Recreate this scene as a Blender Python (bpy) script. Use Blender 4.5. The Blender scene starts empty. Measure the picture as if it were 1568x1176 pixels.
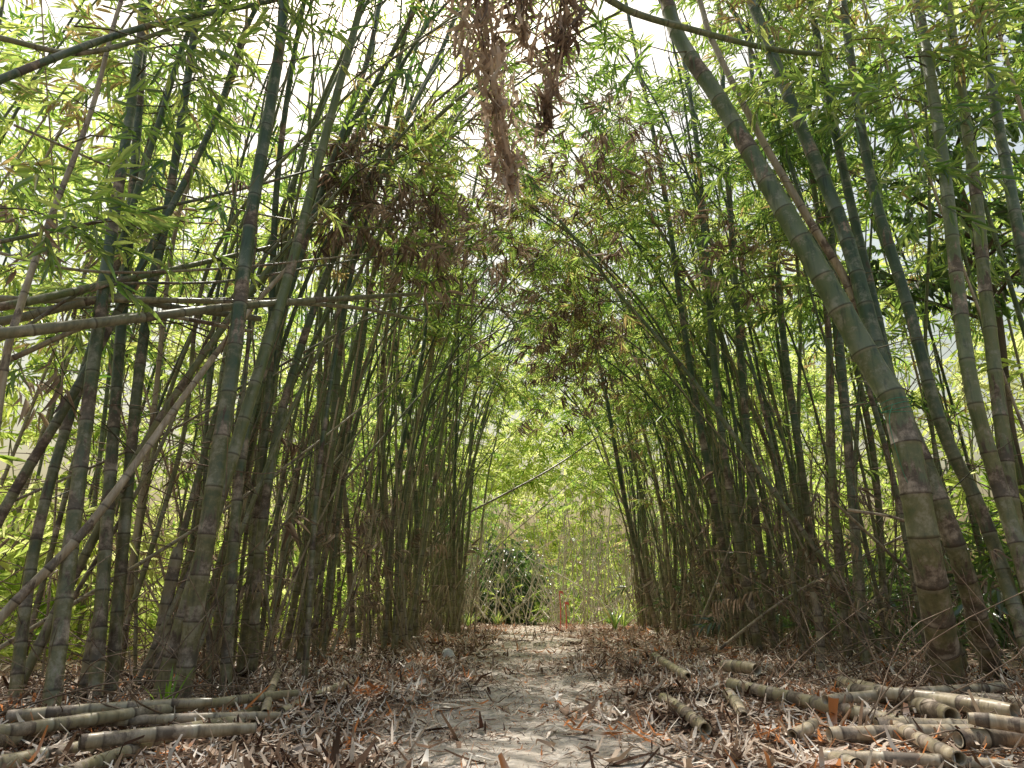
import bpy, math
import numpy as np
from mathutils import Vector
R=np.random.default_rng(23)
COL=bpy.context.scene.collection
EL,AZ=math.radians(64),math.radians(-16)
SUNV=np.array([math.sin(AZ)*math.cos(EL),math.cos(AZ)*math.cos(EL),math.sin(EL)])
def nrm(v): 
    v=np.asarray(v,float); return v/np.maximum(np.linalg.norm(v,axis=-1,keepdims=True),1e-9)
# ------------------------------------------------------------- materials
def newmat(name):
    m=bpy.data.materials.new(name); m.use_nodes=True; nt=m.node_tree; nt.nodes.clear()
    return m,nt
def N(nt,t,**k):
    n=nt.nodes.new(t)
    for a,b in k.items(): setattr(n,a,b)
    return n
def L(nt,a,b): nt.links.new(a,b)
def ramp(nt,stops):
    r=nt.nodes.new('ShaderNodeValToRGB'); e=r.color_ramp.elements
    while len(e)>1: e.remove(e[0])
    e[0].position=stops[0][0]; e[0].color=(*stops[0][1],1)
    for p,c in stops[1:]:
        x=e.new(p); x.color=(*c,1)
    return r
def mixc(nt,fac,a,b,mode='MIX'):
    m=nt.nodes.new('ShaderNodeMix'); m.data_type='RGBA'; m.blend_type=mode
    for s,v in ((m.inputs[0],fac),(m.inputs[6],a),(m.inputs[7],b)):
        if hasattr(v,'is_linked'): nt.links.new(v,s)
        elif isinstance(v,tuple): s.default_value=(*v,1)
        else: s.default_value=v
    return m.outputs[2]
def math_(nt,op,a,b=None,clamp=False):
    m=nt.nodes.new('ShaderNodeMath'); m.operation=op; m.use_clamp=clamp
    for s,v in ((m.inputs[0],a),(m.inputs[1],b)):
        if v is None: continue
        if hasattr(v,'is_linked'): nt.links.new(v,s)
        else: s.default_value=v
    return m.outputs[0]
def leafmat(name,stops,tstops,trans=0.5,gloss=0.08,nscale=0.5):
    m,nt=newmat(name)
    at=N(nt,'ShaderNodeAttribute',attribute_name='rnd')
    tc=N(nt,'ShaderNodeTexCoord'); no=N(nt,'ShaderNodeTexNoise'); no.inputs['Scale'].default_value=nscale; no.inputs['Detail'].default_value=0
    L(nt,tc.outputs['Object'],no.inputs['Vector'])
    v=math_(nt,'ADD',at.outputs['Fac'],math_(nt,'MULTIPLY',math_(nt,'SUBTRACT',no.outputs['Fac'],0.5),1.2),True)
    r1=ramp(nt,stops); r2=ramp(nt,tstops)
    L(nt,v,r1.inputs[0]); L(nt,v,r2.inputs[0])
    d=N(nt,'ShaderNodeBsdfDiffuse'); t=N(nt,'ShaderNodeBsdfTranslucent')
    L(nt,r1.outputs[0],d.inputs[0]); L(nt,r2.outputs[0],t.inputs[0])
    m1=N(nt,'ShaderNodeMixShader'); m1.inputs[0].default_value=trans; L(nt,d.outputs[0],m1.inputs[1]); L(nt,t.outputs[0],m1.inputs[2])
    out=m1.outputs[0]
    if gloss>0:
        g=N(nt,'ShaderNodeBsdfGlossy'); g.inputs['Roughness'].default_value=0.3
        m2=N(nt,'ShaderNodeMixShader'); m2.inputs[0].default_value=gloss; L(nt,out,m2.inputs[1]); L(nt,g.outputs[0],m2.inputs[2]); out=m2.outputs[0]
    o=N(nt,'ShaderNodeOutputMaterial'); L(nt,out,o.inputs[0])
    return m
M_leaf=leafmat('bamboo_leaf',[(0,(0.035,0.078,0.022)),(.5,(0.082,0.15,0.04)),(.93,(0.15,0.22,0.06)),(1,(0.28,0.20,0.10))],
               [(0,(0.13,0.29,0.045)),(.5,(0.48,0.70,0.12)),(.93,(0.86,0.95,0.26)),(1,(0.60,0.45,0.18))],0.63,0.10)
M_bgleaf=leafmat('background_leaf',[(0,(0.06,0.12,0.025)),(.5,(0.12,0.20,0.04)),(1,(0.18,0.25,0.06))],
               [(0,(0.36,0.56,0.09)),(.5,(0.80,0.93,0.22)),(1,(0.96,0.98,0.48))],0.68,0,0.35)
M_darkleaf=leafmat('broad_leaf',[(0,(0.02,0.045,0.018)),(1,(0.07,0.13,0.04))],[(0,(0.05,0.11,0.025)),(1,(0.24,0.42,0.08))],0.42,0.12)
M_dead=leafmat('dead_leaf',[(0,(0.15,0.105,0.08)),(.5,(0.37,0.28,0.21)),(1,(0.64,0.54,0.44))],
               [(0,(0.20,0.13,0.09)),(.5,(0.48,0.35,0.25)),(1,(0.72,0.59,0.44))],0.4,0.05,3.0)
M_litter=leafmat('dry_litter_leaf',[(0,(0.06,0.036,0.026)),(.24,(0.22,0.14,0.095)),(.5,(0.49,0.38,0.295)),(.8,(0.73,0.64,0.55)),(.93,(0.86,0.80,0.73)),(1,(0.55,0.21,0.075))],
               [(0,(0.10,0.05,0.04)),(.5,(0.40,0.27,0.18)),(1,(0.50,0.30,0.18))],0.10,0.0,1.6)
def culmmat():
    m,nt=newmat('bamboo_culm')
    a=N(nt,'ShaderNodeAttribute',attribute_name='cd'); sp=N(nt,'ShaderNodeSeparateColor'); L(nt,a.outputs['Color'],sp.inputs[0])
    node,sheath,dead,hgt=sp.outputs[0],sp.outputs[1],sp.outputs[2],a.outputs['Alpha']
    rn=N(nt,'ShaderNodeAttribute',attribute_name='rnd')
    pl=N(nt,'ShaderNodeAttribute',attribute_name='pale')
    tc=N(nt,'ShaderNodeTexCoord')
    mp=N(nt,'ShaderNodeMapping'); mp.inputs['Scale'].default_value=(28,28,2.2); L(nt,tc.outputs['Object'],mp.inputs['Vector'])
    n1=N(nt,'ShaderNodeTexNoise'); n1.inputs['Scale'].default_value=1; n1.inputs['Detail'].default_value=3; n1.inputs['Roughness'].default_value=.65; L(nt,mp.outputs[0],n1.inputs['Vector'])
    n2=N(nt,'ShaderNodeTexNoise'); n2.inputs['Scale'].default_value=9; n2.inputs['Detail'].default_value=5; n2.inputs['Roughness'].default_value=.75; L(nt,tc.outputs['Object'],n2.inputs['Vector'])
    r=ramp(nt,[(0,(0.036,0.070,0.042)),(.45,(0.068,0.115,0.060)),(.8,(0.15,0.19,0.08)),(1,(0.24,0.23,0.10))])
    v=math_(nt,'ADD',math_(nt,'MULTIPLY',rn.outputs['Fac'],.65),math_(nt,'MULTIPLY',n1.outputs['Fac'],.45)); L(nt,v,r.inputs[0])
    low=ramp(nt,[(0.3,(0.12,0.098,0.052)),(.5,(0.24,0.205,0.105)),(.72,(0.42,0.37,0.26))]); L(nt,n2.outputs['Fac'],low.inputs[0])
    lf=math_(nt,'SUBTRACT',1.0,math_(nt,'DIVIDE',hgt,0.30),True)
    lf=math_(nt,'MULTIPLY',math_(nt,'ADD',lf,math_(nt,'MULTIPLY',math_(nt,'SUBTRACT',n2.outputs['Fac'],.5),1.8)),.95,True)
    c=mixc(nt,lf,r.outputs[0],low.outputs[0])
    bl=ramp(nt,[(0.52,(0,0,0)),(.66,(1,1,1))]); L(nt,n2.outputs['Fac'],bl.inputs[0])
    c=mixc(nt,math_(nt,'MULTIPLY',bl.outputs[0],.55),c,(0.30,0.32,0.26))
    dk=ramp(nt,[(0.30,(.5,.5,.5)),(.46,(1,1,1))]); L(nt,n1.outputs['Fac'],dk.inputs[0])
    c=mixc(nt,.85,c,dk.outputs[0],'MULTIPLY')
    dd=ramp(nt,[(0.25,(0.22,0.165,0.11)),(.5,(0.42,0.34,0.24)),(.75,(0.66,0.58,0.46))]); L(nt,n1.outputs['Fac'],dd.inputs[0])
    c=mixc(nt,dead,c,dd.outputs[0])
    smr=math_(nt,'ADD',sheath,math_(nt,'ADD',math_(nt,'MULTIPLY',math_(nt,'SUBTRACT',n1.outputs['Fac'],.5),2.0),math_(nt,'MULTIPLY',math_(nt,'SUBTRACT',n2.outputs['Fac'],.5),.9)))
    sm=math_(nt,'MULTIPLY',math_(nt,'SUBTRACT',smr,.32),6.,True)
    sc=ramp(nt,[(0.3,(0.045,0.03,0.023)),(.48,(0.11,0.074,0.054)),(.64,(0.42,0.34,0.27))]); L(nt,n2.outputs['Fac'],sc.inputs[0])
    c=mixc(nt,math_(nt,'MULTIPLY',sm,.92),c,sc.outputs[0])
    c=mixc(nt,math_(nt,'MULTIPLY',pl.outputs['Fac'],.5),c,(0.36,0.37,0.31))
    c=mixc(nt,math_(nt,'MULTIPLY',node,.75),c,(0.045,0.032,0.022))
    b=N(nt,'ShaderNodeBsdfPrincipled'); L(nt,c,b.inputs['Base Color'])
    L(nt,math_(nt,'ADD',math_(nt,'MULTIPLY',sm,.3),math_(nt,'ADD',.22,math_(nt,'MULTIPLY',n2.outputs['Fac'],.28))),b.inputs['Roughness'])
    o=N(nt,'ShaderNodeOutputMaterial'); L(nt,b.outputs[0],o.inputs[0]); return m
M_culm=culmmat()
def simple(name,stops,scale=5,rough=.8,stretch=(1,1,1),bump=.3,spec=.3,dist=.02,det=6):
    m,nt=newmat(name); tc=N(nt,'ShaderNodeTexCoord'); mp=N(nt,'ShaderNodeMapping'); mp.inputs['Scale'].default_value=stretch
    L(nt,tc.outputs['Object'],mp.inputs['Vector'])
    n=N(nt,'ShaderNodeTexNoise'); n.inputs['Scale'].default_value=scale; n.inputs['Detail'].default_value=det; n.inputs['Roughness'].default_value=.68
    L(nt,mp.outputs[0],n.inputs['Vector']); r=ramp(nt,stops); L(nt,n.outputs['Fac'],r.inputs[0])
    b=N(nt,'ShaderNodeBsdfPrincipled'); L(nt,r.outputs[0],b.inputs['Base Color']); b.inputs['Roughness'].default_value=rough
    b.inputs['Specular IOR Level'].default_value=spec
    if bump>0:
        bp=N(nt,'ShaderNodeBump'); bp.inputs['Strength'].default_value=bump; bp.inputs['Distance'].default_value=dist; L(nt,n.outputs['Fac'],bp.inputs['Height']); L(nt,bp.outputs[0],b.inputs['Normal'])
    o=N(nt,'ShaderNodeOutputMaterial'); L(nt,b.outputs[0],o.inputs[0]); return m
M_twig=simple('dry_twig',[(.3,(0.09,0.06,0.042)),(.6,(0.26,0.19,0.14)),(.8,(0.46,0.38,0.29))],6,.8,bump=0,det=2)
M_gtwig=simple('leaf_twig',[(.3,(0.05,0.048,0.026)),(.7,(0.14,0.13,0.065))],4,.6,bump=0,det=1)
M_pale=simple('sunlit_pale_stem',[(.3,(0.36,0.32,0.23)),(.7,(0.74,0.69,0.57))],4,.8,bump=0,det=2)  # dry stems, colour lightened to put strong sunlight into it
M_ground=simple('forest_floor',[(.3,(0.11,0.078,0.056)),(.5,(0.24,0.175,0.13)),(.7,(0.42,0.32,0.25))],3,.95,bump=.8,dist=.05)
M_path=simple('path_dirt',[(.3,(0.33,0.28,0.23)),(.5,(0.54,0.475,0.405)),(.7,(0.70,0.64,0.57))],9,.95,bump=1.,dist=.04,det=9)
M_stone=simple('stone',[(.3,(0.5,0.48,0.45)),(.7,(0.8,0.78,0.75))],8,.9)
M_stone2=simple('brown_stone',[(.3,(0.16,0.12,0.1)),(.7,(0.4,0.33,0.28))],8,.9)
M_bark=simple('tree_bark',[(.3,(0.06,0.045,0.035)),(.7,(0.2,0.16,0.12))],5,.9,(1,1,.3),.8)
M_string=simple('green_string',[(.3,(0.02,0.20,0.12)),(.7,(0.05,0.36,0.22))],5,.5)
M_red=simple('red_paint',[(.3,(0.7,0.10,0.08)),(.7,(0.85,0.35,0.30))],9,.6)
M_lime=leafmat('young_leaf',[(0,(0.12,0.26,0.02)),(1,(0.22,0.38,0.05))],[(0,(0.3,0.6,0.03)),(1,(0.5,0.8,0.08))],.5,.06)

# ------------------------------------------------------------- mesh helpers
def mkmesh(name,V,Q,attrs=None,mat=None,smooth=False,parent=None):
    me=bpy.data.meshes.new(name)
    V=np.asarray(V,np.float32); Q=np.asarray(Q,np.int32)
    me.vertices.add(len(V)); me.vertices.foreach_set('co',V.ravel())
    me.loops.add(Q.size); me.loops.foreach_set('vertex_index',Q.ravel())
    me.polygons.add(len(Q)); me.polygons.foreach_set('loop_start',np.arange(0,Q.size,4,dtype=np.int32))
    me.polygons.foreach_set('loop_total',np.full(len(Q),4,np.int32))
    if smooth: me.polygons.foreach_set('use_smooth',np.ones(len(Q),bool))
    me.update(calc_edges=True)
    for k,a in (attrs or {}).items():
        a=np.asarray(a,np.float32)
        if a.ndim==2:
            at=me.attributes.new(k,'FLOAT_COLOR','POINT'); at.data.foreach_set('color',a.ravel())
        else:
            at=me.attributes.new(k,'FLOAT','POINT'); at.data.foreach_set('value',a)
    if mat: me.materials.append(mat)
    ob=bpy.data.objects.new(name,me); COL.objects.link(ob)
    if parent: ob.parent=parent
    return ob
class Acc:
    def __init__(s): s.V=[];s.Q=[];s.A={};s.n=0
    def add(s,V,Q,**at):
        s.V.append(V); s.Q.append(np.asarray(Q)+s.n); s.n+=len(V)
        for k,a in at.items(): s.A.setdefault(k,[]).append(a)
    def make(s,name,mat,smooth=False,parent=None):
        if not s.V: return None
        return mkmesh(name,np.concatenate(s.V),np.concatenate(s.Q),{k:np.concatenate(a) for k,a in s.A.items()},mat,smooth,parent)
def empty(name):
    e=bpy.data.objects.new(name,None); COL.objects.link(e); e.empty_display_size=.3; return e
def spline(P,n=14):
    P=np.asarray(P,float)
    if len(P)==2: return P[0]+(P[1]-P[0])*np.linspace(0,1,n)[:,None]
    E=np.vstack([2*P[0]-P[1],P,2*P[-1]-P[-2]]); out=[]
    t=np.linspace(0,1,n,endpoint=False)[:,None]
    for i in range(1,len(E)-2):
        a,b,c,d=E[i-1],E[i],E[i+1],E[i+2]
        out.append(.5*(2*b+(c-a)*t+(2*a-5*b+4*c-d)*t**2+(3*b-a-3*c+d)*t**3))
    out.append(P[-1:]); return np.vstack(out)
def arclen(C): return np.concatenate([[0],np.cumsum(np.linalg.norm(np.diff(C,axis=0),axis=1))])
def at_len(C,S,s): return np.stack([np.interp(s,S,C[:,i]) for i in range(3)],1)
def tube(C,r,sides):
    C=np.asarray(C,float); r=np.broadcast_to(r,(len(C),))
    T=nrm(np.gradient(C,axis=0)); m=nrm(T.mean(0))
    ref=np.array([0,1,0]) if abs(m[1])<.8 else np.array([0,0,1.])
    a=nrm(np.cross(T,ref)); b=np.cross(T,a)
    th=np.linspace(0,2*np.pi,sides,endpoint=False)
    V=C[:,None]+r[:,None,None]*(np.cos(th)[None,:,None]*a[:,None]+np.sin(th)[None,:,None]*b[:,None])
    i=np.arange(len(C)-1)[:,None]*sides; j=np.arange(sides)[None]; k=(j+1)%sides
    Q=np.stack([i+j,i+k,i+sides+k,i+sides+j],-1).reshape(-1,4)
    return V.reshape(-1,3),Q
def add_culm(acc,ctrl,r0,r1,sides=8,inode=.33,dead=0.,sheathy=.5,rnd=None):
    C=spline(ctrl); S=arclen(C); Lg=S[-1]
    ns=[]; s=R.uniform(.03,.15)
    while s<Lg-.05:
        ns.append(s); s+=inode*R.uniform(.85,1.15)*(0.62+.38*min(1,s/2.0))
    off=np.array([-.03,-.007,0,.013]); fr=np.array([1,1.03,1.09,1.02])
    ss=[0.];fac=[1.];nd=[0.];pl=[0.];sh=[R.random()]
    for i,q in enumerate(ns):
        low=np.exp(-q/2.6)*sheathy+.12*sheathy
        sv=R.uniform(.3,1.0) if R.random()<low*.95 else R.uniform(-.6,.0)
        ss+=list(q+off*(1 if r0>.02 else .6)); fac+=list(fr); nd+=[0,0,1,0]; pl+=[0,R.uniform(.1,1),0,R.uniform(0,.4)]
        sh+=[R.uniform(-.5,.2),-.3,sv,sv]
        nx=ns[i+1] if i+1<len(ns) else Lg
        ss.append(q+(nx-q)*.55); fac.append(.985); nd.append(0);pl.append(0);sh.append(sv*R.uniform(.1,.9))
    ss.append(Lg);fac.append(.8);nd.append(0);pl.append(0);sh.append(0)
    ss=np.array(ss);o=np.argsort(ss,kind='stable');ss=ss[o];fac=np.array(fac)[o];nd=np.array(nd)[o];pl=np.array(pl)[o];sh=np.array(sh)[o]
    keep=np.concatenate([[True],np.diff(ss)>1e-4]);ss,fac,nd,pl,sh=ss[keep],fac[keep],nd[keep],pl[keep],sh[keep]
    P=at_len(C,S,ss); t=ss/Lg; r=(r0+(r1-r0)*t)*fac
    V,Q=tube(P,r,sides); rp=lambda x:np.repeat(x,sides)
    cd=np.stack([rp(nd),rp(sh),np.full(len(V),dead),rp(np.clip(P[:,2]/10,0,1))],1)
    acc.add(V,Q,cd=cd,rnd=np.full(len(V),R.random() if rnd is None else rnd),pale=rp(pl))
    return C,S,ns
def leaf(Lh,W,droop,fold=.25):
    v=np.array([[0,0,0],[.22*Lh,W*.5,fold*W],[.6*Lh,W*.42,-droop*.35+fold*W],[Lh,0,-droop],[.6*Lh,-W*.42,-droop*.35+fold*W],[.22*Lh,-W*.5,fold*W]])
    return v,np.array([[0,1,2,3],[0,3,4,5]])
def rotz(a): c,s=math.cos(a),math.sin(a); return np.array([[c,-s,0],[s,c,0],[0,0,1]])
def roty(a): c,s=math.cos(a),math.sin(a); return np.array([[c,0,s],[0,1,0],[-s,0,c]])
def rotx(a): c,s=math.cos(a),math.sin(a); return np.array([[1,0,0],[0,c,-s],[0,s,c]])
def spray(nl,tw=.34,ll=.15,wl=.021,rg=R,dr=.03,droopy=.5,twig=True):
    V=[];Q=[];rn=[];n=0
    C=np.array([[0,0,0],[tw*.5,0,-.01],[tw,0,-.06*1]])
    if twig:
        v,q=tube(C,np.array([.0025,.002,.001]),3); V.append(v);Q.append(q);rn.append(np.full(len(v),.1));n=len(v)
    for i in range(nl):
        t=.25+.75*(i+.5)/nl; p=np.array([tw*t,0,-.06*t*t])
        side=1 if i%2 else -1
        yaw=side*rg.uniform(.25,1.1)*(1.15-t*.6); pit=rg.normal(droopy*.5,.3)
        lv,lq=leaf(ll*rg.uniform(.7,1.25),wl*rg.uniform(.8,1.2),dr*rg.uniform(.3,2))
        M=rotz(yaw)@roty(pit)@rotx(rg.normal(0,.6)); V.append(lv@M.T+p);Q.append(lq+n);n+=6;rn.append(np.full(6,rg.uniform(0,1)))
    return np.concatenate(V),np.concatenate(Q),np.concatenate(rn)
SP=[spray(int(R.integers(8,13)),wl=.022) for _ in range(10)]
SPB=[spray(int(R.integers(8,11)),twig=False,wl=.027) for _ in range(8)]
SPBR=[spray(9,tw=.3,ll=.12,wl=.05,twig=False,droopy=.8) for _ in range(6)]
DEADSP=[spray(8,droopy=1.6,dr=.08,wl=.013,ll=.16) for _ in range(6)]
def rots(n,yaw=None,sp=.35):
    yaw=R.uniform(0,2*np.pi,n) if yaw is None else yaw
    p=R.normal(0,sp,n); r=R.normal(0,sp,n)
    cy,sy,cp,s_,cr,sr=np.cos(yaw),np.sin(yaw),np.cos(p),np.sin(p),np.cos(r),np.sin(r)
    Mx=np.zeros((n,3,3))
    Mx[:,0]=np.stack([cy*cp,cy*s_*sr-sy*cr,cy*s_*cr+sy*sr],1)
    Mx[:,1]=np.stack([sy*cp,sy*s_*sr+cy*cr,sy*s_*cr-cy*sr],1)
    Mx[:,2]=np.stack([-s_,cp*sr,cp*cr],1); return Mx
def scatter(acc,T,pos,M,sc,rn=None):
    n=len(pos)
    if n==0:return
    idx=R.integers(0,len(T),n); sc=np.broadcast_to(sc,(n,)); 
    for k,(V,Q,r) in enumerate(T):
        I=np.where(idx==k)[0]
        if len(I)==0: continue
        W=np.einsum('nij,vj->nvi',M[I],V)*sc[I][:,None,None]+pos[I][:,None]
        QQ=(Q[None]+(np.arange(len(I))*len(V))[:,None,None]).reshape(-1,4)
        rr=np.clip(.75*r[None]+.25*R.random(len(I))[:,None]+(0 if rn is None else rn[I][:,None]),0,.97)
        acc.add(W.reshape(-1,3),QQ,rnd=rr.ravel())
# ------------------------------------------------------------- terrain
def pathx(y): return 0.03*np.clip(y,0,30)+.0
def gh(x,y):
    x=np.asarray(x,float);y=np.asarray(y,float)
    d=np.abs(x-pathx(y)); side=np.clip((d-1.6)/2.5,0,1)
    return .05*side*side*np.sin(x*1.3+y*.7)**2+.018*np.sin(x*3.1+1)*np.sin(y*2.3)+.012*np.sin(x*7+y*5)-.0
gx=np.concatenate([[-160,-90,-50,-30,-20],np.arange(-14,14.01,.16),[20,30,50,90,160]])
gy=np.concatenate([[-160,-80,-40,-20,-10],np.arange(-4,32.01,.16),[40,55,80,120,180]])
XX,YY=np.meshgrid(gx,gy); V=np.stack([XX,YY,gh(XX,YY)],-1).reshape(-1,3)
nx=len(gx); i=(np.arange(len(gy)-1)[:,None]*nx+np.arange(nx-1)[None]).ravel()
mkmesh('ground',V,np.stack([i,i+1,i+nx+1,i+nx],1),mat=M_ground,smooth=True)
py_=np.arange(-3,21,.12); u=np.linspace(-1,1,15)
hw=.8+.12*np.sin(py_*1.7)+.08*np.sin(py_*4.1)
PX=pathx(py_)[:,None]+u[None]*hw[:,None]; PY=np.repeat(py_[:,None],15,1)
V=np.stack([PX,PY,gh(PX,PY)+.012-.014*np.abs(u[None])**4],-1).reshape(-1,3); i=(np.arange(len(py_)-1)[:,None]*15+np.arange(14)[None]).ravel()
mkmesh('dirt_path',V,np.stack([i,i+1,i+16,i+15],1),mat=M_path,smooth=True)
# sunlit openings: foliage is thinner where it would shade these places on the ground (x,y,rx,ry)
GAPS=[(-.2,2.8,1.9,.45),(-1.3,3.4,.6,.4),(-1.0,5.0,.35,.3),(.25,4.2,.55,.2),(.3,5.6,.6,.25),(.35,7.6,.6,.4),(-.9,7.2,.25,.3),(.5,9.9,.7,.5),(.5,13.2,.8,1.0),(.6,19.5,3.4,3.6),(2.0,3.2,1.0,.4),(1.5,5.4,.4,.2),(-2.4,4.1,.5,.4),(2.8,4.7,.3,.3),(-2.0,6.0,.3,.3),(2.3,7,.3,.3)]
GA=np.array(GAPS)
def sunkeep(P,mg=.2,leak=.12):
    g=P[:,:2]-SUNV[:2]/SUNV[2]*P[:,2:3]
    q=((g[:,None,0]-GA[None,:,0])/(GA[None,:,2]+mg))**2+((g[:,None,1]-GA[None,:,1])/(GA[None,:,3]+mg))**2
    return (q.min(1)>1.0)|(R.random(len(P))<leak)
# ------------------------------------------------------------- litter
def strip(Lh,W,curl,seg=3):
    V=[];s=np.linspace(0,1,seg+1)
    for a in s:
        w=W*.5*math.sin(math.pi*min(max(.12+a*.82,0),1))**.7
        x=Lh*(a-.5); z=curl*(4*(a-.5)**2)*Lh*.5
        V+= [[x,-w,z+abs(curl)*W*.4],[x,w,z+abs(curl)*W*.2]]
    Q=[[2*k,2*k+2,2*k+3,2*k+1] for k in range(seg)]
    return np.array(V),np.array(Q),np.full(len(V),R.uniform(0,1))
LT=[strip(R.uniform(.08,.21),R.uniform(.009,.021),R.normal(.0,.45)) for _ in range(24)]
def sheath_t():
    Lh,W=R.uniform(.12,.22),R.uniform(.04,.07);V=[]
    for a in np.linspace(0,1,5):
        w=W*(1-a)**.6+.004
        for b in np.linspace(-1,1,4):
            th=b*1.1; V.append([Lh*(a-.5),math.sin(th)*w*.5,(1-math.cos(th))*w*.5+.1*Lh*(a-.5)**2*4])
    Q=[[i*4+j,i*4+j+1,i*4+j+5,i*4+j+4] for i in range(4) for j in range(3)]
    return np.array(V),np.array(Q),np.full(20,R.uniform(.15,.95))
ST=[sheath_t() for _ in range(10)]
acc=Acc()
def _R(ax,a):
    n=len(a);c,s=np.cos(a),np.sin(a);M=np.zeros((n,3,3))
    k={'z':(0,1,2),'y':(2,0,1),'x':(1,2,0)}[ax];i,j,l=k
    M[:,i,i]=c;M[:,j,j]=c;M[:,i,j]=-s;M[:,j,i]=s;M[:,l,l]=1;return M
def lit(n,y0,y1,T,pw,sc,zr,spread=3.9,clear=True):
    u=R.random(n); y=y0+(y1-y0)*u**pw
    x=pathx(y)+R.uniform(-spread,spread,n)
    d=np.abs(x-pathx(y)+.18*np.sin(y*1.9)+.1*np.sin(y*5)); keep=np.ones(n,bool)
    if clear:
        patch=.5+.5*np.sin(x*5+y*3)*np.sin(y*4-x*2)
        p=np.clip((d-.16-.22*patch)/.6,0,1)**1.3*.965+.035; keep=R.random(n)<p
    x,y,d=x[keep],y[keep],d[keep]; m=len(x)
    heap=np.clip((d-.6)/1.6,0,1)
    z=gh(x,y)+.016+R.random(m)**2*zr*(.25+heap)
    tilt=np.where(R.random(m)<.08,.55,.18)
    p=R.normal(0,1,m)*tilt; 
    yaw=R.uniform(0,2*np.pi,m); q=R.normal(0,1,m)*tilt
    M=np.einsum('nij,njk->nik',_R('z',yaw),np.einsum('nij,njk->nik',_R('y',p),_R('x',q)))
    z=z+np.abs(np.sin(p))*.045
    scatter(acc,T,np.stack([x,y,z],1),M,R.uniform(.6,1.3,m)*sc,rn=R.normal(0,.19,m))
lit(54000,2.2,8,LT,1.0,1.0,.055)
lit(26000,8,22,LT,1.0,1.25,.07,4.5)
lit(9000,2.2,9,LT,1.0,.4,.01,1.1,False)
lit(320,2.4,8,ST,1.0,1.0,.05); lit(400,8,20,ST,1.0,1.2,.08)
lit(9000,2,24,LT,1,1.6,.07,9,False)
acc.make('leaf_litter',M_litter)
# ------------------------------------------------------------- bamboo
LEFT=[
 (.054,.042,[(-1.89,4.31,0),(-1.86,4.30,1.08),(-1.88,4.40,2.13),(-1.97,4.60,3.40),(-2.00,4.80,5.25),(-2.13,5.0,7.2)],0),
 (.045,.033,[(-2.10,4.44,0),(-1.98,4.50,.78),(-1.86,4.70,1.94),(-1.77,5.0,3.17),(-1.65,5.2,4.63),(-1.49,5.4,6.32),(-1.39,5.6,7.99)],0),
 (.044,.036,[(-2.35,3.88,0),(-2.65,4.2,1.46),(-2.86,4.4,2.91),(-3.21,4.8,5.25),(-3.46,5.0,6.69)],0),
 (.042,.034,[(-2.44,4.44,0),(-2.89,4.8,2.27),(-3.13,5.0,3.64),(-3.45,5.2,5.72),(-3.66,5.4,7.18)],0),
 (.040,.034,[(-2.50,4.71,0),(-2.73,4.80,2.27),(-2.84,5,3.83),(-2.99,5.2,6.11),(-3.12,5.4,7.63)],0),
 (.032,.022,[(-3.24,4.0,.03),(-3.07,4.2,1.10),(-2.86,4.4,2.08),(-2.68,4.7,3.40),(-2.56,5,4.60),(-2.45,5.3,6.22)],0),
 (.032,.020,[(-2.97,4.44,0),(-2.87,4.6,.58),(-2.58,4.7,1.57),(-2.32,4.8,2.27),(-2.02,5.3,3.38),(-1.43,5.8,4.71)],0),
 (.028,.018,[(-2.95,3.7,.02),(-2.73,3.9,.53),(-2.46,4.1,1.05),(-2.23,4.5,1.93),(-2.03,4.9,2.73),(-1.82,5.2,3.33)],1),
 (.040,.026,[(-2.01,5.8,0),(-1.99,5.6,1.12),(-1.97,5.8,2.37),(-1.73,6.2,4.07),(-1.35,6.6,5.53),(-.93,7,7.08),(-.40,7.4,9.14)],0),
 (.040,.028,[(-1.91,5.02,0),(-2.06,5.2,1.67),(-1.99,5.4,2.71),(-1.89,5.8,4.13),(-1.61,6.2,6.25),(-1.46,6.5,7.99)],0),
 (.034,.024,[(-2.75,4.19,0),(-2.96,4.4,1.09),(-3.03,4.7,2.54),(-3.05,5,4.47),(-3.0,5.3,6.2)],0),
 (.024,.012,[(-2.7,3.75,0),(-2.78,3.6,1.70),(-2.86,3.7,2.25),(-2.95,3.9,2.97),(-2.99,4.1,3.94),(-3.02,4.3,5.6)],.8),
 (.024,.016,[(-1.55,5.6,0),(-1.62,5.8,2.0),(-1.5,6.2,4.2),(-1.0,6.8,6.6)],0),
 (.020,.012,[(-2.3,5.2,0),(-1.9,5.6,2.0),(-1.3,6.2,4.2),(-.4,7.0,6.6)],0),
 (.026,.016,[(-2.6,5.3,0),(-2.5,5.6,2.0),(-2.3,6.0,4.2),(-1.9,6.8,7.2)],0),
 (.018,.010,[(-2.5,4.9,0),(-2.1,5.1,1.6),(-2.2,5.3,3.4),(-2.5,5.8,5.6)],.2),
 (.016,.010,[(-3.1,4.6,0),(-2.6,4.9,1.5),(-2.3,5.2,3.0),(-1.6,5.8,4.6)],.4),
 (.020,.012,[(-2.2,5.5,0),(-2.5,5.6,1.6),(-2.7,5.8,3.4),(-2.7,6.2,6.0)],0),
]
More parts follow.
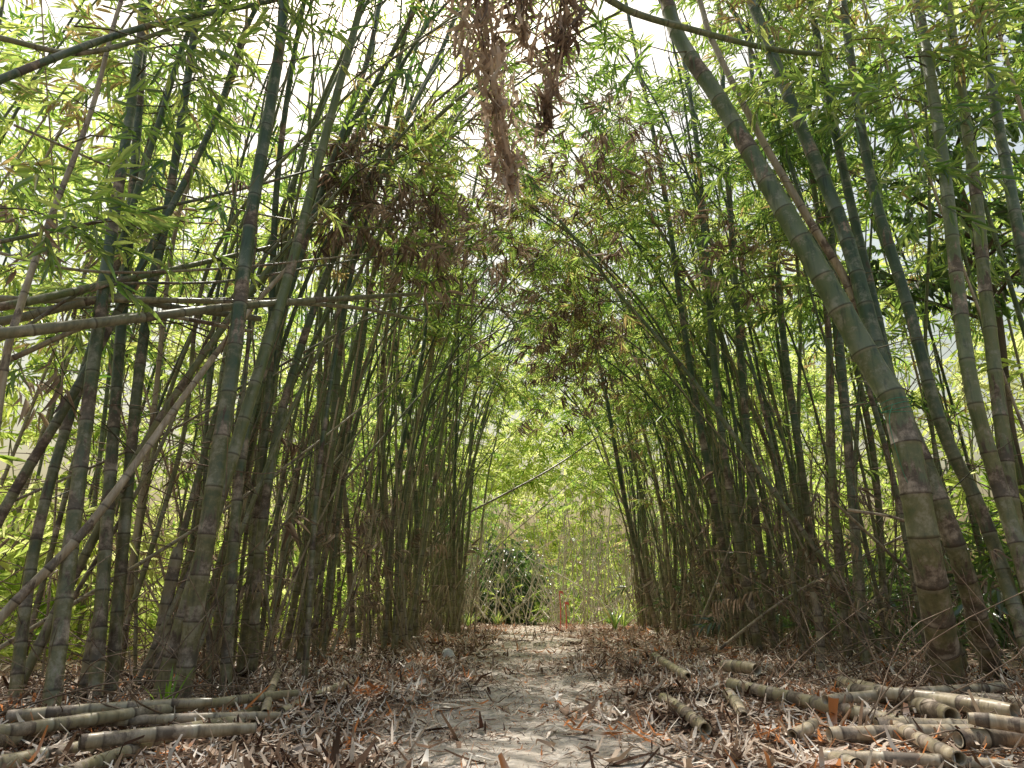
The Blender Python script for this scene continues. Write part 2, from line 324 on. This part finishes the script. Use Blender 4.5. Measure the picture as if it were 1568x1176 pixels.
RIGHT=[
 (.098,.064,[(3.03,5.20,0),(2.68,4.60,.90),(2.66,4.60,1.82),(2.57,4.7,2.28),(2.30,4.8,3.18),(2.11,5.0,4.02),(1.87,5.2,4.98),(1.63,5.4,5.84),(1.42,5.6,7.06)],0),
 (.068,.051,[(3.53,5.46,0),(3.08,4.9,.88),(2.94,4.9,1.61),(2.83,5,2.34),(2.81,5.2,3.64),(2.66,5.4,4.92),(2.51,5.7,6.64),(2.33,6,8.42)],0),
 (.036,.028,[(2.94,5.2,2.3),(2.78,5.2,3.09),(2.54,5.2,3.70),(2.27,5.4,4.78),(2.05,5.7,6.13),(1.91,5.9,7.22)],.75),
 (.050,.040,[(3.32,4.71,0),(3.52,5.1,.62),(3.49,5.2,1.27),(3.32,5.2,1.92),(3.30,5.3,2.96),(3.30,5.5,4.43),(3.53,5.8,6.75),(3.71,6,8.42)],0),
 (.050,.040,[(3.81,6.28,0),(3.32,5.7,1.23),(3.32,5.8,2.86),(3.34,6,4.85),(3.40,6.2,7.17),(3.47,6.4,8.94)],0),
 (.053,.045,[(3.27,4.44,0),(3.33,4.7,1.21),(3.27,4.7,2.04),(3.40,4.8,2.95),(3.58,4.9,4.26),(3.88,5.2,6.11),(4.17,5.5,7.76)],0),
 (.053,.045,[(3.85,5.38,0),(3.58,5,1.02),(3.62,5,1.63),(3.82,5.1,2.98),(4.03,5.2,4.22),(4.32,5.4,6.32),(4.52,5.5,7.76)],0),
 (.050,.041,[(4.18,5.38,0),(4.10,5,1.63),(4.12,5,3.22),(4.35,5.2,4.63),(4.61,5.4,6.32),(4.87,5.5,7.76)],0),
 (.05,.036,[(3.25,6.86,0),(3.49,7,2.45),(3.71,7.2,4.38),(3.99,7.4,6.33),(4.44,7.6,8.65),(5.05,8,11.02)],0),
 (.044,.032,[(3.42,7.57,0),(3.35,7.2,1.8),(3.64,7.4,3.65),(3.75,7.5,6)],0),
 (.05,.035,[(3.77,8.95,0),(3.46,8.2,2.28),(3.53,8.4,3.88),(3.71,8.7,6),(3.82,9,8.81),(4.07,9.3,11.33)],0),
 (.052,.036,[(3.2,8.95,0),(2.92,8.4,1.69),(3.03,8.6,4.14),(3.29,9,7.57),(3.53,9.3,10.45),(3.61,9.6,13.1)],0),
 (.052,.036,[(2.89,8.64,0),(2.59,8.3,2.31),(2.67,8.6,4.62),(2.83,9,7.57),(2.78,9.4,10.56),(2.71,9.6,12.3)],0),
 (.052,.036,[(2.99,9.54,0),(2.6,9,2.02),(2.5,9.3,4.23),(2.47,9.8,7.17),(2.25,10.3,10.59),(2.03,10.6,12.83)],0),
 (.032,.02,[(3.7,7.25,0),(3.39,7.4,.76),(2.9,7.6,1.73),(2.16,7.9,3.18),(1.34,8.3,4.57),(.35,8.9,6.34)],0),
 (.05,.03,[(2.85,14.22,0),(2.22,13.5,2.35),(1.95,14,5.02),(1.6,14.6,7.43),(.93,15.5,10.03)],0),
 (.028,.02,[(3.6,6.4,0),(3.5,6.4,2.2),(3.2,6.6,4.6),(2.9,7.0,7.6)],0),
 (.024,.016,[(3.1,7.9,0),(3.0,7.8,2.2),(2.7,8.0,4.6),(2.1,8.4,7.6)],0),
 (.022,.016,[(3.9,7.6,0),(3.7,7.5,2.2),(3.9,7.7,4.6),(4.1,8.0,7.6)],0),
]
class Clump: 
    def __init__(s): s.c=Acc();s.f=Acc();s.t=Acc()
def plume(cl,p,yaw,Ln,n,up=.4,sc=1.,drp=.55):
    s=np.linspace(0,1,6)[:,None]
    d=np.array([math.cos(yaw),math.sin(yaw),0]); C=p+d*Ln*s*(1-.12*s)+np.array([0,0,1])*Ln*(up*s-drp*s**2)
    C[1:]+=R.normal(0,.03*Ln,(5,3))
    t=R.uniform(.2,1,n)**.8*5; i=np.minimum(t.astype(int),4); P=C[i]+(C[i+1]-C[i])*(t-i)[:,None]
    P+=R.normal(0,.07+.05*Ln,(n,3)); P=P[sunkeep(P)]; m=len(P)
    if m<n*.3 and R.random()<.7: return
    v,q=tube(C,np.linspace(.006,.002,6)*(1+Ln*.3),3); cl.t.add(v,q)
    scatter(cl.f,SP,P,rots(m,yaw+R.normal(0,1.1,m),.45),R.uniform(.75,1.25,m)*sc,rn=np.full(m,R.normal(0,.18)))
def grow(cl,C,S,smin,npl,side,n=9,Lr=(.7,1.9),sc=1.,cull=.5):
    for _ in range(npl):
        s=R.uniform(smin,1)**.85*S[-1]; p=at_len(C,S,np.array([s]))[0]
        if p[2]<1.9: continue
        if abs(p[0]-pathx(p[1]))<1.5 and p[1]<16 and p[2]<4.0: continue
        if p[2]>8.0 and R.random()<cull: continue
        toward=0 if side<0 else math.pi
        yaw=toward+R.normal(0,1.5)
        Ln=R.uniform(*Lr); e=p+Ln*np.array([math.cos(yaw),math.sin(yaw),0])
        if e[2]<4.0 and abs(e[0]-pathx(e[1]))<1.5 and e[1]<15: continue
        if p[1]<5.2 and e[1]<4.0 : yaw=R.uniform(.2,2.9)
        plume(cl,p,yaw,Ln,int(n*R.uniform(.6,1.4)),sc=sc)
clumps=[]
for side,KEY in ((-1,LEFT),(1,RIGHT)):
    cl=Clump()
    for r0,r1,P,dead in KEY:
        P=[np.array(p,float) for p in P]; base=P[0].copy()
        if base[2]<.1: base[2]=-.05; P[0]=base
        if P[-1][2]>5.5:
            d=P[-1]-P[-2]; P.append(P[-1]+d/np.linalg.norm(d)*2.6+np.array([-side*.5,0,-.2])); r1*=.8
        sd=18 if base[1]<6.5 else 10
        C,S,ns=add_culm(cl.c,P,r0,r1,sd,.34 if r0>.035 else .28,dead,sheathy=1.05)
        if dead<.5: grow(cl,C,S,.40,13,side,9,(.6,1.6))
        for q in ns:
            if R.random()<.2 and q>1.2:
                p=at_len(C,S,np.array([q]))[0]; a=R.uniform(0,6.28); l=R.uniform(.15,.8)
                e=p+l*np.array([math.cos(a),math.sin(a),R.uniform(.1,.8)]); v,qq=tube(np.array([p,(p+e)/2+[0,0,.03],e]),np.array([.005,.0035,.002]),4); cl.t.add(v,qq)
    arms=[((-3.1,3.9,4.5),.2,1.2),((-3.0,4.0,3.6),-.2,1.0),((-2.9,4.2,3.1),.5,.9),((-3.2,3.7,2.9),0,.8),((-2.6,4.6,5.4),-.3,1.2),((-2.7,4.4,4.6),.1,1.0),((-1.9,4.7,5.0),.2,1.0),((-1.8,5.0,4.4),.8,.9),((-2.2,4.8,5.6),.3,1.2),((-3.3,4.4,5.2),.1,1.1)] if side<0 else [((3.4,4.8,4.6),3.5,1.1),((3.9,5.0,5.2),3.3,1.2),((3.5,4.9,3.9),3.9,.8),((4.0,5.1,4.4),4.1,1.0),((2.9,5.2,5.3),3.0,1.0),((3.3,5.3,5.9),3.6,1.3),((1.7,5.3,5.6),3.2,1.0)]
    for p,yw,ln in arms: plume(cl,np.array(p),yw,ln,11,.15,1.1)
    clumps.append(cl)
    ys=np.arange(5.9,20.5,1.35) if side<0 else np.arange(8.6,20.5,1.35)
    for yc in ys:
        cl=Clump(); xc=(-2.35+.055*yc if side<0 else 3.35+.0*yc)+R.normal(0,.25)
        nc=int(R.integers(10,15)) if side<0 else int(R.integers(8,13))
        for k in range(nc+6):
            thin=k>=nc
            bx=xc+side*abs(R.normal(0,.7))-.1*side; by=yc+R.normal(0,.45)
            H=R.uniform(8.5,12.5); a=-side*(R.uniform(-.4,1.6) if R.random()<.75 else R.uniform(1.8,4.5)); b=R.normal(.2,1.0)
            lx=-side*R.normal(.0,.75)
            if thin: H=R.uniform(3.5,8.5); lx=R.normal(0,1.1); a*=.5
            s=np.linspace(0,1,6); P=np.stack([bx+lx*s+a*s**2.6,by+b*s+R.normal(0,.3)*s**2,H*s*(1-.10*s*abs(a)/2)],1)
            P[1:,:2]+=R.normal(0,.09,(5,2)); P[0,2]=-.05
            r0=R.uniform(.013,.032) if R.random()<.72 else R.uniform(.032,.050)
            if thin: r0=R.uniform(.006,.015)
            dead=0 if R.random()<(.5 if thin else .82) else R.uniform(.4,1)
            C,S,ns=add_culm(cl.c,P,r0,r0*.35,9 if yc<9 and not thin else 5,.33,dead,sheathy=.6)
            if dead<.4: grow(cl,C,S,.34,1 if thin else 5,side,8,(.7,2.0),1.15)
            if R.random()<.3:
                h=R.uniform(.8,3.5); e=np.array([bx+R.normal(0,.7),by+R.normal(0,.5),h]); b0=np.array([bx+R.normal(0,.3),by,-.03])
                add_culm(cl.c,[b0,(b0+e)/2+R.normal(0,.05,3),e],.015,.009,6,.3,1.,.3)
        if yc<13:
            for k in range(1 if yc<8 else 2):
                bx=xc+side*R.uniform(0,.6); by=yc+R.normal(0,.4); a=-side*R.uniform(2.6,5.2); H=R.uniform(7.5,9.5); s=np.linspace(0,1,7)
                P=np.stack([bx+a*s**3.,by+R.normal(.3,.6)*s,H*s*(1-.13*s)],1); P[0,2]=-.05
                C,S,ns=add_culm(cl.c,P,R.uniform(.018,.03),.007,8,.33,0.,sheathy=.5); grow(cl,C,S,.55,8,side,9,(.7,1.8),1.1,0.)
        clumps.append(cl)
    for yc in np.arange(5.5,22,2.6):
        cl=Clump(); xc=side*R.uniform(5.0,6.6)+(.6 if side>0 else 0)
        for k in range(5):
            bx=xc+R.normal(0,.6);by=yc+R.normal(0,.7);H=R.uniform(8,12);a=-side*R.uniform(-1.,2.5);b=R.normal(0,.8);s=np.linspace(0,1,6)
            P=np.stack([bx+a*s**2,by+b*s,H*s],1);P[0,2]=-.05;r0=R.uniform(.018,.04)
            C,S,ns=add_culm(cl.c,P,r0,r0*.35,6,.35,0 if R.random()<.8 else .8,sheathy=.4)
            grow(cl,C,S,.25,6,side,7,(.8,2.0),1.35)
        clumps.append(cl)
for cl in clumps:
    e=empty('bamboo_clump'); cl.c.make('culms',M_culm,True,e); cl.f.make('foliage',M_leaf,False,e)
    o=cl.t.make('twigs',M_gtwig,True,e)
# fallen / leaning poles
for r0,r1,P,dead in [
 (.042,.018,[(-4.2,2.6,1.1),(-3.17,3.2,1.82),(-2.78,3.5,2.0),(-2.38,4.0,2.30),(-1.89,4.8,2.76),(-.97,6.5,3.64)],.3),
 (.034,.018,[(-4.6,3.0,1.5),(-3.5,3.5,2.04),(-3.06,3.8,2.29),(-2.83,4.3,2.67),(-2.53,5,3.2),(-2.05,5.8,3.85)],0),
 (.034,.026,[(-4.6,3.7,1.7),(-3.88,3.9,2.12),(-3.28,4.1,2.32),(-2.78,4.4,2.63),(-2.58,4.8,2.74),(-2.04,5.2,2.81)],.3),
 (.030,.018,[(-4.2,3.0,2.7),(-3.46,3.3,3.2),(-3.25,3.6,3.77),(-2.85,4.2,4.77),(-2.30,5,5.86),(-1.89,5.5,6.6)],.05),
 (.022,.016,[(-4.5,3.0,3.6),(-3.66,3.3,3.95),(-3.32,3.6,4.10),(-3.07,3.9,4.26),(-2.88,4.2,4.64),(-2.65,4.6,5.27)],.2),
 (.013,.006,[(-3.9,3.6,1.6),(-3.17,4,2.16),(-2.82,4.3,2.66),(-2.26,5,3.05),(-1.41,6,3.78),(-.2,8,5.08)],.2),
 (.011,.005,[(-4.0,4.0,2.4),(-3.0,4.4,2.55),(-2.2,5.0,2.9),(-1.2,6.4,3.5)],.2),
 (.010,.005,[(-3.6,4.2,3.9),(-2.6,4.8,3.7),(-1.6,5.6,3.9),(-.6,6.8,4.6)],.3),
 (.010,.005,[(-3.4,4.6,1.2),(-2.6,5.2,1.9),(-1.6,6.2,3.1),(-.9,7.2,4.4)],.5),
 (.022,.014,[(-4.4,4.0,1.5),(-3.3,4.1,2.0),(-2.6,4.3,2.45),(-1.9,4.7,2.5)],.5),
 (.012,.007,[(-3.8,3.9,2.9),(-3.0,4.2,2.75),(-2.2,4.6,2.95),(-1.3,5.4,3.5)],.5),
 (.015,.008,[(-3.6,4.3,3.0),(-2.9,4.6,3.4),(-2.1,5.2,4.1),(-1.3,6.2,5.2)],.1),
 (.026,.016,[(-4.4,3.6,2.5),(-3.4,4.0,2.45),(-2.5,4.6,2.7),(-1.5,5.6,3.1),(-.9,6.4,3.3)],.35),
 (.03,.02,[(-2.2,16.2,1.9),(-1.49,17,2.49),(.96,18,3.95),(2.78,19,5.35)],.6),
 (.031,.020,[(-.3,3.9,5.25),(.44,4.2,5.31),(.93,4.4,5.16),(1.5,4.6,5.16),(2.32,5,5.34),(3.12,5.4,5.64)],.0),
 (.012,.008,[(2.50,5.2,1.27),(2.83,5.1,1.19),(3.05,5,1.03)],1),
 (.016,.008,[(-3.4,4.6,.2),(-2.2,5.6,1.4),(-1.3,7.2,2.9)],.7),
 (.018,.008,[(-2.9,6.2,.1),(-2.2,7.8,1.9),(-1.2,9.4,4.2)],.4),
 (.014,.007,[(-2.6,6.0,2.4),(-1.2,7.6,4.0),(.6,9.4,4.6)],.2),
 (.016,.008,[(-2.0,8.2,2.0),(-.6,10,4.4),(1.4,12,6.2)],.2),
 (.018,.008,[(3.1,9.2,2.4),(1.9,10.0,4.4),(.2,11.4,6.0)],.1),
 (.02,.012,[(4.6,7.0,.3),(3.8,6.6,.75),(2.9,6.3,1.5)],.9),
 (.018,.010,[(2.3,8.3,.1),(3.1,8.0,.7),(4.2,7.6,1.3)],.8)]:
    a=Acc(); add_culm(a,P,r0,r1,14,.3,dead,.6); a.make('fallen_bamboo_pole',M_culm,True)
def log(p0,p1,r,dead,rnd,dy=0):
    a=Acc(); p0=np.array(p0,float);p1=np.array(p1,float); r*=.92
    sh=R.normal(0,.06,2); tw_=R.normal(0,.07,2); p0[:2]+=sh+tw_; p1[:2]+=sh-tw_
    for p in (p0,p1): p[2]=gh(p[0],p[1])+r*.7+dy+.035+R.uniform(-.015,.025)
    mid=(p0+p1)/2+[R.normal(0,.015),R.normal(0,.015),.005]
    C,S,ns=add_culm(a,[p0,mid,p1],r,r*R.uniform(.8,.95),18,.25,dead,.9,rnd)
    for p,q in ((p0,p1),(p1,p0)):
        d=nrm(q-p); ref=np.array([0,0,1.]); u=nrm(np.cross(d,ref)); w=np.cross(d,u); th=np.linspace(0,2*np.pi,18,endpoint=False)
        ring=lambda rr,off:p+d*off+rr*(np.cos(th)[:,None]*u+np.sin(th)[:,None]*w)
        V=np.concatenate([ring(r*.82,-.004),ring(r*.66,-.004),ring(r*.64,.12),ring(r*.05,.125)]); j=np.arange(18);k=(j+1)%18
        Q=np.concatenate([np.stack([j+18*b,k+18*b,k+18*b+18,j+18*b+18],1) for b in range(3)])
        cd=np.tile([0,-.5,1,.5],(72,1)).astype(float); cd[54:,0]=.8; cd[36:54,0]=.3
        a.add(V,Q,cd=cd,rnd=np.full(72,.9),pale=np.concatenate([np.full(36,.5),np.zeros(36)]))
    a.make('cut_bamboo_log',M_culm,False)
for g in [((1.62,6.0),(1.83,5.15),.05,.85,.9,.05),((2.15,5.3),(1.90,3.62),.05,.7,.9,.02),((1.60,4.77),(1.66,3.46),.042,.5,.7,0),
 ((.98,4.7),(.89,3.6),.038,.9,.9,0),((1.19,4.58),(1.25,3.95),.036,1,.9,0),((1.70,3.46),(2.9,3.30),.044,1,.9,.02),((1.36,3.15),(2.0,3.36),.036,1,.9,0),
 ((1.73,2.97),(2.5,3.15),.04,1,.9,.01),((.98,2.75),(1.3,2.8),.032,1,.9,0),((2.0,4.3),(2.07,3.5),.045,.7,.8,.06),((1.78,3.41),(1.54,2.64),.032,1,.9,.04),
 ((1.54,7.77),(1.38,5.66),.045,1,.8,0),((2.7,4.4),(1.7,3.9),.032,1,.6,.07),((2.3,4.7),(2.9,3.7),.04,.9,.5,.03),((1.15,3.3),(1.5,3.6),.028,1,.5,.0),
 ((2.2,2.8),(1.75,3.1),.034,1,.5,.08),((1.9,3.9),(2.35,3.55),.036,1,.5,.07),((1.25,2.9),(1.75,2.75),.03,1,.6,.01),((2.4,3.4),(2.55,2.9),.034,.9,.6,.06),
 ((-1.75,2.6),(-1.24,3.85),.034,.4,.6,0),((-1.9,2.75),(-1.95,3.9),.034,.7,.6,.04),((-1.75,3.75),(-1.45,4.8),.03,.8,.6,.0),
 ((-1.89,5.66),(-1.15,3.75),.028,1,.6,.04),((-1.17,4.2),(-1.2,5.4),.03,.9,.5,0),((-2.2,3.0),(-2.15,3.9),.038,.6,.6,0),((-1.6,2.9),(-1.2,3.3),.03,.8,.6,.05),
 ((-1.45,2.4),(-1.35,4.1),.028,.3,.6,.02),((-2.0,2.8),(-1.25,4.3),.028,.5,.6,.06),((-2.3,3.3),(-1.3,3.6),.03,.6,.6,.07),((-1.9,3.2),(-1.0,3.9),.024,.9,.6,.03)]: log((*g[0],0),(*g[1],0),g[2],g[3],g[4],g[5])
for P,r in [([(-2.34,5.0,-.03),(-2.38,5,.5),(-2.36,5.02,.98)],.045),([(-2.6,4.6,-.03),(-2.62,4.62,.3),(-2.6,4.6,.55)],.045),([(2.55,6.2,-.03),(2.6,6.2,.4),(2.58,6.2,.7)],.036)]:
    a=Acc(); add_culm(a,P,r,r*.9,14,.2,.5,2.); a.make('broken_bamboo_stump',M_culm,True)
a=Acc()
def tw(n,side,x0,x1,y0,y1,z1,l=(.4,1.6)):
    for _ in range(n):
        y=R.uniform(y0,y1); x=pathx(y)*.6+side*R.uniform(x0,x1); z=R.random()**1.3*z1
        d=nrm(R.normal(0,1,3)*[1,1,.8]); Ln=R.uniform(*l); p=np.array([x,y,z]); e=p+d*Ln
        if e[2]<.02: e[2]=.05
        if abs(e[0]-pathx(e[1]))<1.4: continue
        m=(p+e)/2+R.normal(0,.07,3)*Ln; v,q=tube(spline([p,m,e],3),np.linspace(1,.4,7)*R.uniform(.002,.006),4); a.add(v,q)
tw(750,-1,2.0,4.0,4.6,9,3.4); tw(450,-1,1.7,4,9,18,3.5); tw(450,1,2.6,5,5.5,9,2.6); tw(300,1,2.4,5,9,18,3)
tw(200,-1,1.5,2.6,3.4,5.5,.1,(.3,1.2)); tw(200,1,1.4,3.2,3.0,6,.1,(.3,1.2))
a.make('dry_twigs',M_twig,True)
a=Acc()
def dl(n,c,s,sc=1.):
    P=np.array(c)+R.normal(0,1,(n,3))*np.array(s); P[:,2]=np.maximum(P[:,2],.1); P=P[sunkeep(P,.35,0.) | (P[:,2]>3.6)]; n=len(P); scatter(a,DEADSP,P,rots(n,None,.5),sc*R.uniform(.6,1.1,n))
dl(35,(-2.9,4.8,1.9),(.35,.3,.3)); dl(120,(-2.5,6.5,1.4),(.6,1.2,.7)); dl(80,(-1.6,6.0,4.7),(.14,.12,.4)); dl(80,(-2.3,8.5,1.0),(.6,1.6,.6))
dl(170,(1.0,10.2,4.5),(.35,.4,.6)); dl(90,(.2,10,5.2),(.8,.8,.4)); dl(110,(3.2,8.5,.9),(.6,1.6,.5)); dl(70,(-1.8,12,1.0),(.5,2.5,.7)); dl(70,(3.2,13,1.0),(.5,2.5,.7)); dl(130,(.4,9,6.2),(1.2,1.2,.5)); dl(90,(-.9,6.2,4.1),(.4,.4,.25)); dl(70,(-.6,7.5,4.9),(.6,.6,.3)); dl(40,(1.1,6.5,5.2),(.25,.25,.35)); dl(40,(-2.9,5.2,3.2),(.5,.4,.3)); dl(40,(2.6,7.4,4.6),(.4,.4,.4))
a.make('dead_leaf_tangle',M_dead)
for P,n,w in [([(-.38,4.45,5.9),(-.30,4.5,5.37),(-.18,4.5,4.58),(-.07,4.5,4.08),(-.01,4.5,3.56)],430,.13),([(.55,4.8,6.0),(.48,4.8,5.6),(.33,4.8,4.9),(.25,4.8,4.32)],290,.10),([(.05,4.7,6.1),(.08,4.7,5.5),(.1,4.7,5.1)],110,.10)]:
    e=empty('hanging_dead_leaves'); C=spline(P); S=arclen(C)
    v,q=tube(C,np.linspace(.01,.004,len(C)),5); b=Acc(); b.add(v,q); b.make('stem',M_twig,True,e)
    f=Acc(); u=R.random(n)**1.1; p=at_len(C,S,u*S[-1]); wd=w*(1.5-u*1.1)*R.choice([.45,1.,1.],n)
    p+=R.normal(0,1,(n,3))*wd[:,None]*[1,.8,.4]
    HT=[strip(R.uniform(.12,.34),R.uniform(.014,.042),R.normal(0,.7),6) for _ in range(16)]
    M=np.einsum('nij,njk->nik',_R('z',R.uniform(0,6.28,n)),np.einsum('nij,njk->nik',_R('y',R.normal(1.45,.45,n)),_R('x',R.uniform(0,6.28,n))))
    scatter(f,HT,p,M,R.uniform(.7,1.2,n)); f.make('leaves',M_dead,False,e)
# ------------------------------------------------------------- background vegetation
def cloud(name,K,xr,yr,zr,per,sig,T,mat,sc,zp=1.):
    a=Acc()
    c=np.stack([R.uniform(*xr,K),R.uniform(*yr,K),zr[0]+(zr[1]-zr[0])*R.random(K)**zp],1)
    n=K*per; P=np.repeat(c,per,0)+R.normal(0,1,(n,3))*np.array([sig,sig,sig*.6]); P[:,2]=np.maximum(P[:,2],.05)
    scatter(a,T,P,rots(n,None,.5),sc*R.uniform(.7,1.3,n),rn=np.repeat(R.normal(0,.22,K),per)); return a.make(name,mat)
cloud('background_foliage',170,(-15,-5.2),(4,30),(.3,12),26,.8,SPB,M_bgleaf,1.9)
cloud('background_foliage',145,(6,15),(5,30),(.3,12),26,.8,SPB,M_bgleaf,1.9)
cloud('background_foliage',220,(-12,15),(31,40),(.3,15),30,1.2,SPB,M_bgleaf,2.7)
cloud('undergrowth',80,(-9,-3.4),(6,24),(.1,1.4),24,.5,SPB,M_bgleaf,1.5,1.5)
cloud('undergrowth',90,(4.4,10),(5,24),(.1,1.6),24,.5,SPB,M_darkleaf,1.6,1.5)
cloud('undergrowth',70,(-4,6.5),(23,28),(.1,4.5),20,.5,SPB,M_leaf,1.3,1.3)
cloud('undergrowth',34,(-1.4,.5),(21.3,23.5),(.3,2.2),26,.35,SPBR,M_darkleaf,1.2,1.)  # dense dark leaves stand in for the shade of a hollow
cloud('undergrowth',14,(-3,4.5),(20,22),(.1,.7),14,.35,SPB,M_bgleaf,.9,1.)
a=Acc()
for _ in range(120):
    sd=R.choice([-1,1]); x=sd*R.uniform(4.5,12); y=R.uniform(6,28); s=np.linspace(0,1,5); H=R.uniform(6,13)
    P=np.stack([x+R.normal(0,1.2)*s,y+R.normal(0,1)*s,H*s-.05],1); add_culm(a,P,R.uniform(.015,.035),.012,5,.5,R.choice([0.,.5,.9]),.3)
a.make('background_stems',M_culm,True)
a=Acc()
for _ in range(460):
    x=R.uniform(-3,5); y=R.uniform(18.6,22.5)
    if abs(x-.6)<1.0 and y<19.6: continue
    p=np.array([x,y,R.uniform(-.05,.3)]); H=R.uniform(.6,4.2); e=p+np.array([R.normal(0,.9),R.normal(0,.6),H]); m=(p+e)/2+R.normal(0,.18,3)
    v,q=tube(spline([p,m,e],4),np.linspace(1,.4,9)*R.uniform(.006,.02),4); a.add(v,q)
a.make('dry_brush',M_pale,True)
e=empty('broadleaf_tree'); b=Acc(); f=Acc()
v,q=tube(spline([(6.8,9,-.1),(6.6,9,2.5),(6.9,9.1,5),(6.7,9.2,8)]),np.linspace(.13,.05,43),10); b.add(v,q)
for _ in range(16):
    z=R.uniform(3.5,8); a0=R.uniform(0,6.28); l=R.uniform(1,2.2); p=np.array([6.75,9.05,z]); q_=p+l*np.array([math.cos(a0),math.sin(a0),.35]); m=(p+q_)/2+[0,0,.15]
    C=spline([p,m,q_],4); v,q=tube(C,np.linspace(.03,.008,len(C)),5); b.add(v,q); n=22
    i=R.integers(2,len(C),n); scatter(f,SPBR,C[i]+R.normal(0,.25,(n,3)),rots(n,None,.5),R.uniform(.9,1.5,n))
b.make('trunk',M_bark,True,e); f.make('crown',M_darkleaf,False,e)
# ------------------------------------------------------------- small things
def plant(name,loc,n,h,w,mat,spread=.5):
    a=Acc(); loc=np.array(loc,float)
    for k in range(n):
        an=R.uniform(0,6.28); d=np.array([math.cos(an),math.sin(an),0]); s=np.linspace(0,1,7)[:,None]; Lh=h*R.uniform(.6,1.1); sp=spread*R.uniform(.3,1.3)
        C=loc+d*Lh*sp*s**1.3+np.array([0,0,1])*Lh*(s-.35*sp*s**2.5); side=np.array([-d[1],d[0],0]); ww=(w*np.sin(np.pi*np.clip(.15+s*.85,0,1))**.8)
        V=np.concatenate([C-side*ww,C+side*ww]); i=np.arange(6); a.add(V,np.stack([i,i+1,i+8,i+7],1),rnd=np.full(14,R.random()))
    a.make(name,mat)
plant('young_bamboo_plant',(-1.80,3.95,0),9,.34,.009,M_lime,.45)
for p in [(2.3,16.4,0),(2.6,17.2,0)]: plant('strap_leaf_plant',p,16,.9,.02,M_leaf,.9)
for p in [(-1.1,18.5,0),(-.4,19.8,0),(2.6,19.5,0),(-1.4,17.2,0)]: plant('grass_tuft',p,50,.5,.008,M_leaf,.8)
def rock(name,loc,s,mat,seed):
    import bmesh
    bm=bmesh.new(); bmesh.ops.create_icosphere(bm,subdivisions=3,radius=1); r=np.random.default_rng(seed); k=r.normal(0,1,(5,3)); ph=r.uniform(0,6,5)
    for v in bm.verts:
        c=np.array(v.co); f=1+.22*sum(math.sin(float(k[i]@c)*2.2+ph[i]) for i in range(5))/1.6; v.co=Vector((c[0]*s[0]*f,c[1]*s[1]*f,c[2]*s[2]*f))
    me=bpy.data.meshes.new(name); bm.to_mesh(me); bm.free(); me.materials.append(mat); o=bpy.data.objects.new(name,me); o.location=loc; COL.objects.link(o)
rock('rock',(-.70,8.2,.05),(.065,.05,.065),M_stone,1); rock('rock',(-.86,3.15,.02),(.06,.05,.03),M_stone2,2)
a=Acc()
for k in range(4):
    th=np.linspace(0,6.28,20); z=1.86+k*.02; rr=.095+.003*k
    C=np.stack([2.655+rr*np.cos(th),4.61+rr*np.sin(th),z+.02*np.sin(th+k)],1); v,q=tube(C,np.full(20,.0022),4); a.add(v,q)
C=spline([(2.59,4.53,1.9),(2.53,4.5,1.75),(2.56,4.5,1.45),(2.6,4.5,1.3)]); v,q=tube(C,np.full(len(C),.002),4); a.add(v,q)
a.make('green_string',M_string)
for mx,my,mh in ((1.14,17.2,.9),(1.30,17.6,.65)):
    e=empty('marker_stake'); a=Acc(); v,q=tube(np.array([(mx,my,0),(mx+.01,my,mh*.5),(mx-.01,my,mh)]),np.array([.015,.015,.012]),8); a.add(v,q); a.make('post',M_red,True,e)
    a=Acc(); C=np.array([(mx,my-.02,mh-.05),(mx+.07,my-.05,mh-.07),(mx+.1,my-.05,mh-.2),(mx+.08,my-.05,mh-.35)]); V=np.concatenate([C,C+[.0,.0,.06]]); i=np.arange(3); a.add(V,np.stack([i,i+1,i+5,i+4],1)); a.make('ribbon',M_red,False,e)
# ------------------------------------------------------------- light
w=bpy.data.worlds.new('World'); bpy.context.scene.world=w; w.use_nodes=True; nt=w.node_tree
bg=nt.nodes.get('Background') or nt.nodes.new('ShaderNodeBackground'); sky=nt.nodes.new('ShaderNodeTexSky'); sky.sky_type='NISHITA'; sky.sun_disc=False
sky.sun_elevation=EL; sky.sun_rotation=AZ; sky.air_density=2.5; sky.dust_density=7.5; sky.ozone_density=1.4
nt.links.new(sky.outputs[0],bg.inputs[0]); bg.inputs[1].default_value=.15
sd=bpy.data.lights.new('sun','SUN'); sd.energy=5; sd.angle=math.radians(.5); sd.color=(1,.95,.86)
so=bpy.data.objects.new('sun',sd); COL.objects.link(so)
so.rotation_euler=Vector(tuple(-SUNV)).to_track_quat('-Z','Y').to_euler(); so.location=(0,0,30)
cd=bpy.data.cameras.new('camera'); cam=bpy.data.objects.new('camera',cd); COL.objects.link(cam); cam.location=(0,0,.6)
cam.rotation_euler=(math.radians(90+17.64),0,0); cd.sensor_width=36; cd.lens=36*1060/1568; cd.clip_end=600; cd.clip_start=.05
sc=bpy.context.scene; sc.camera=cam
sc.view_settings.view_transform='Standard'; sc.view_settings.look='None'; sc.view_settings.exposure=0
print('verts',sum(len(m.vertices) for m in bpy.data.meshes))
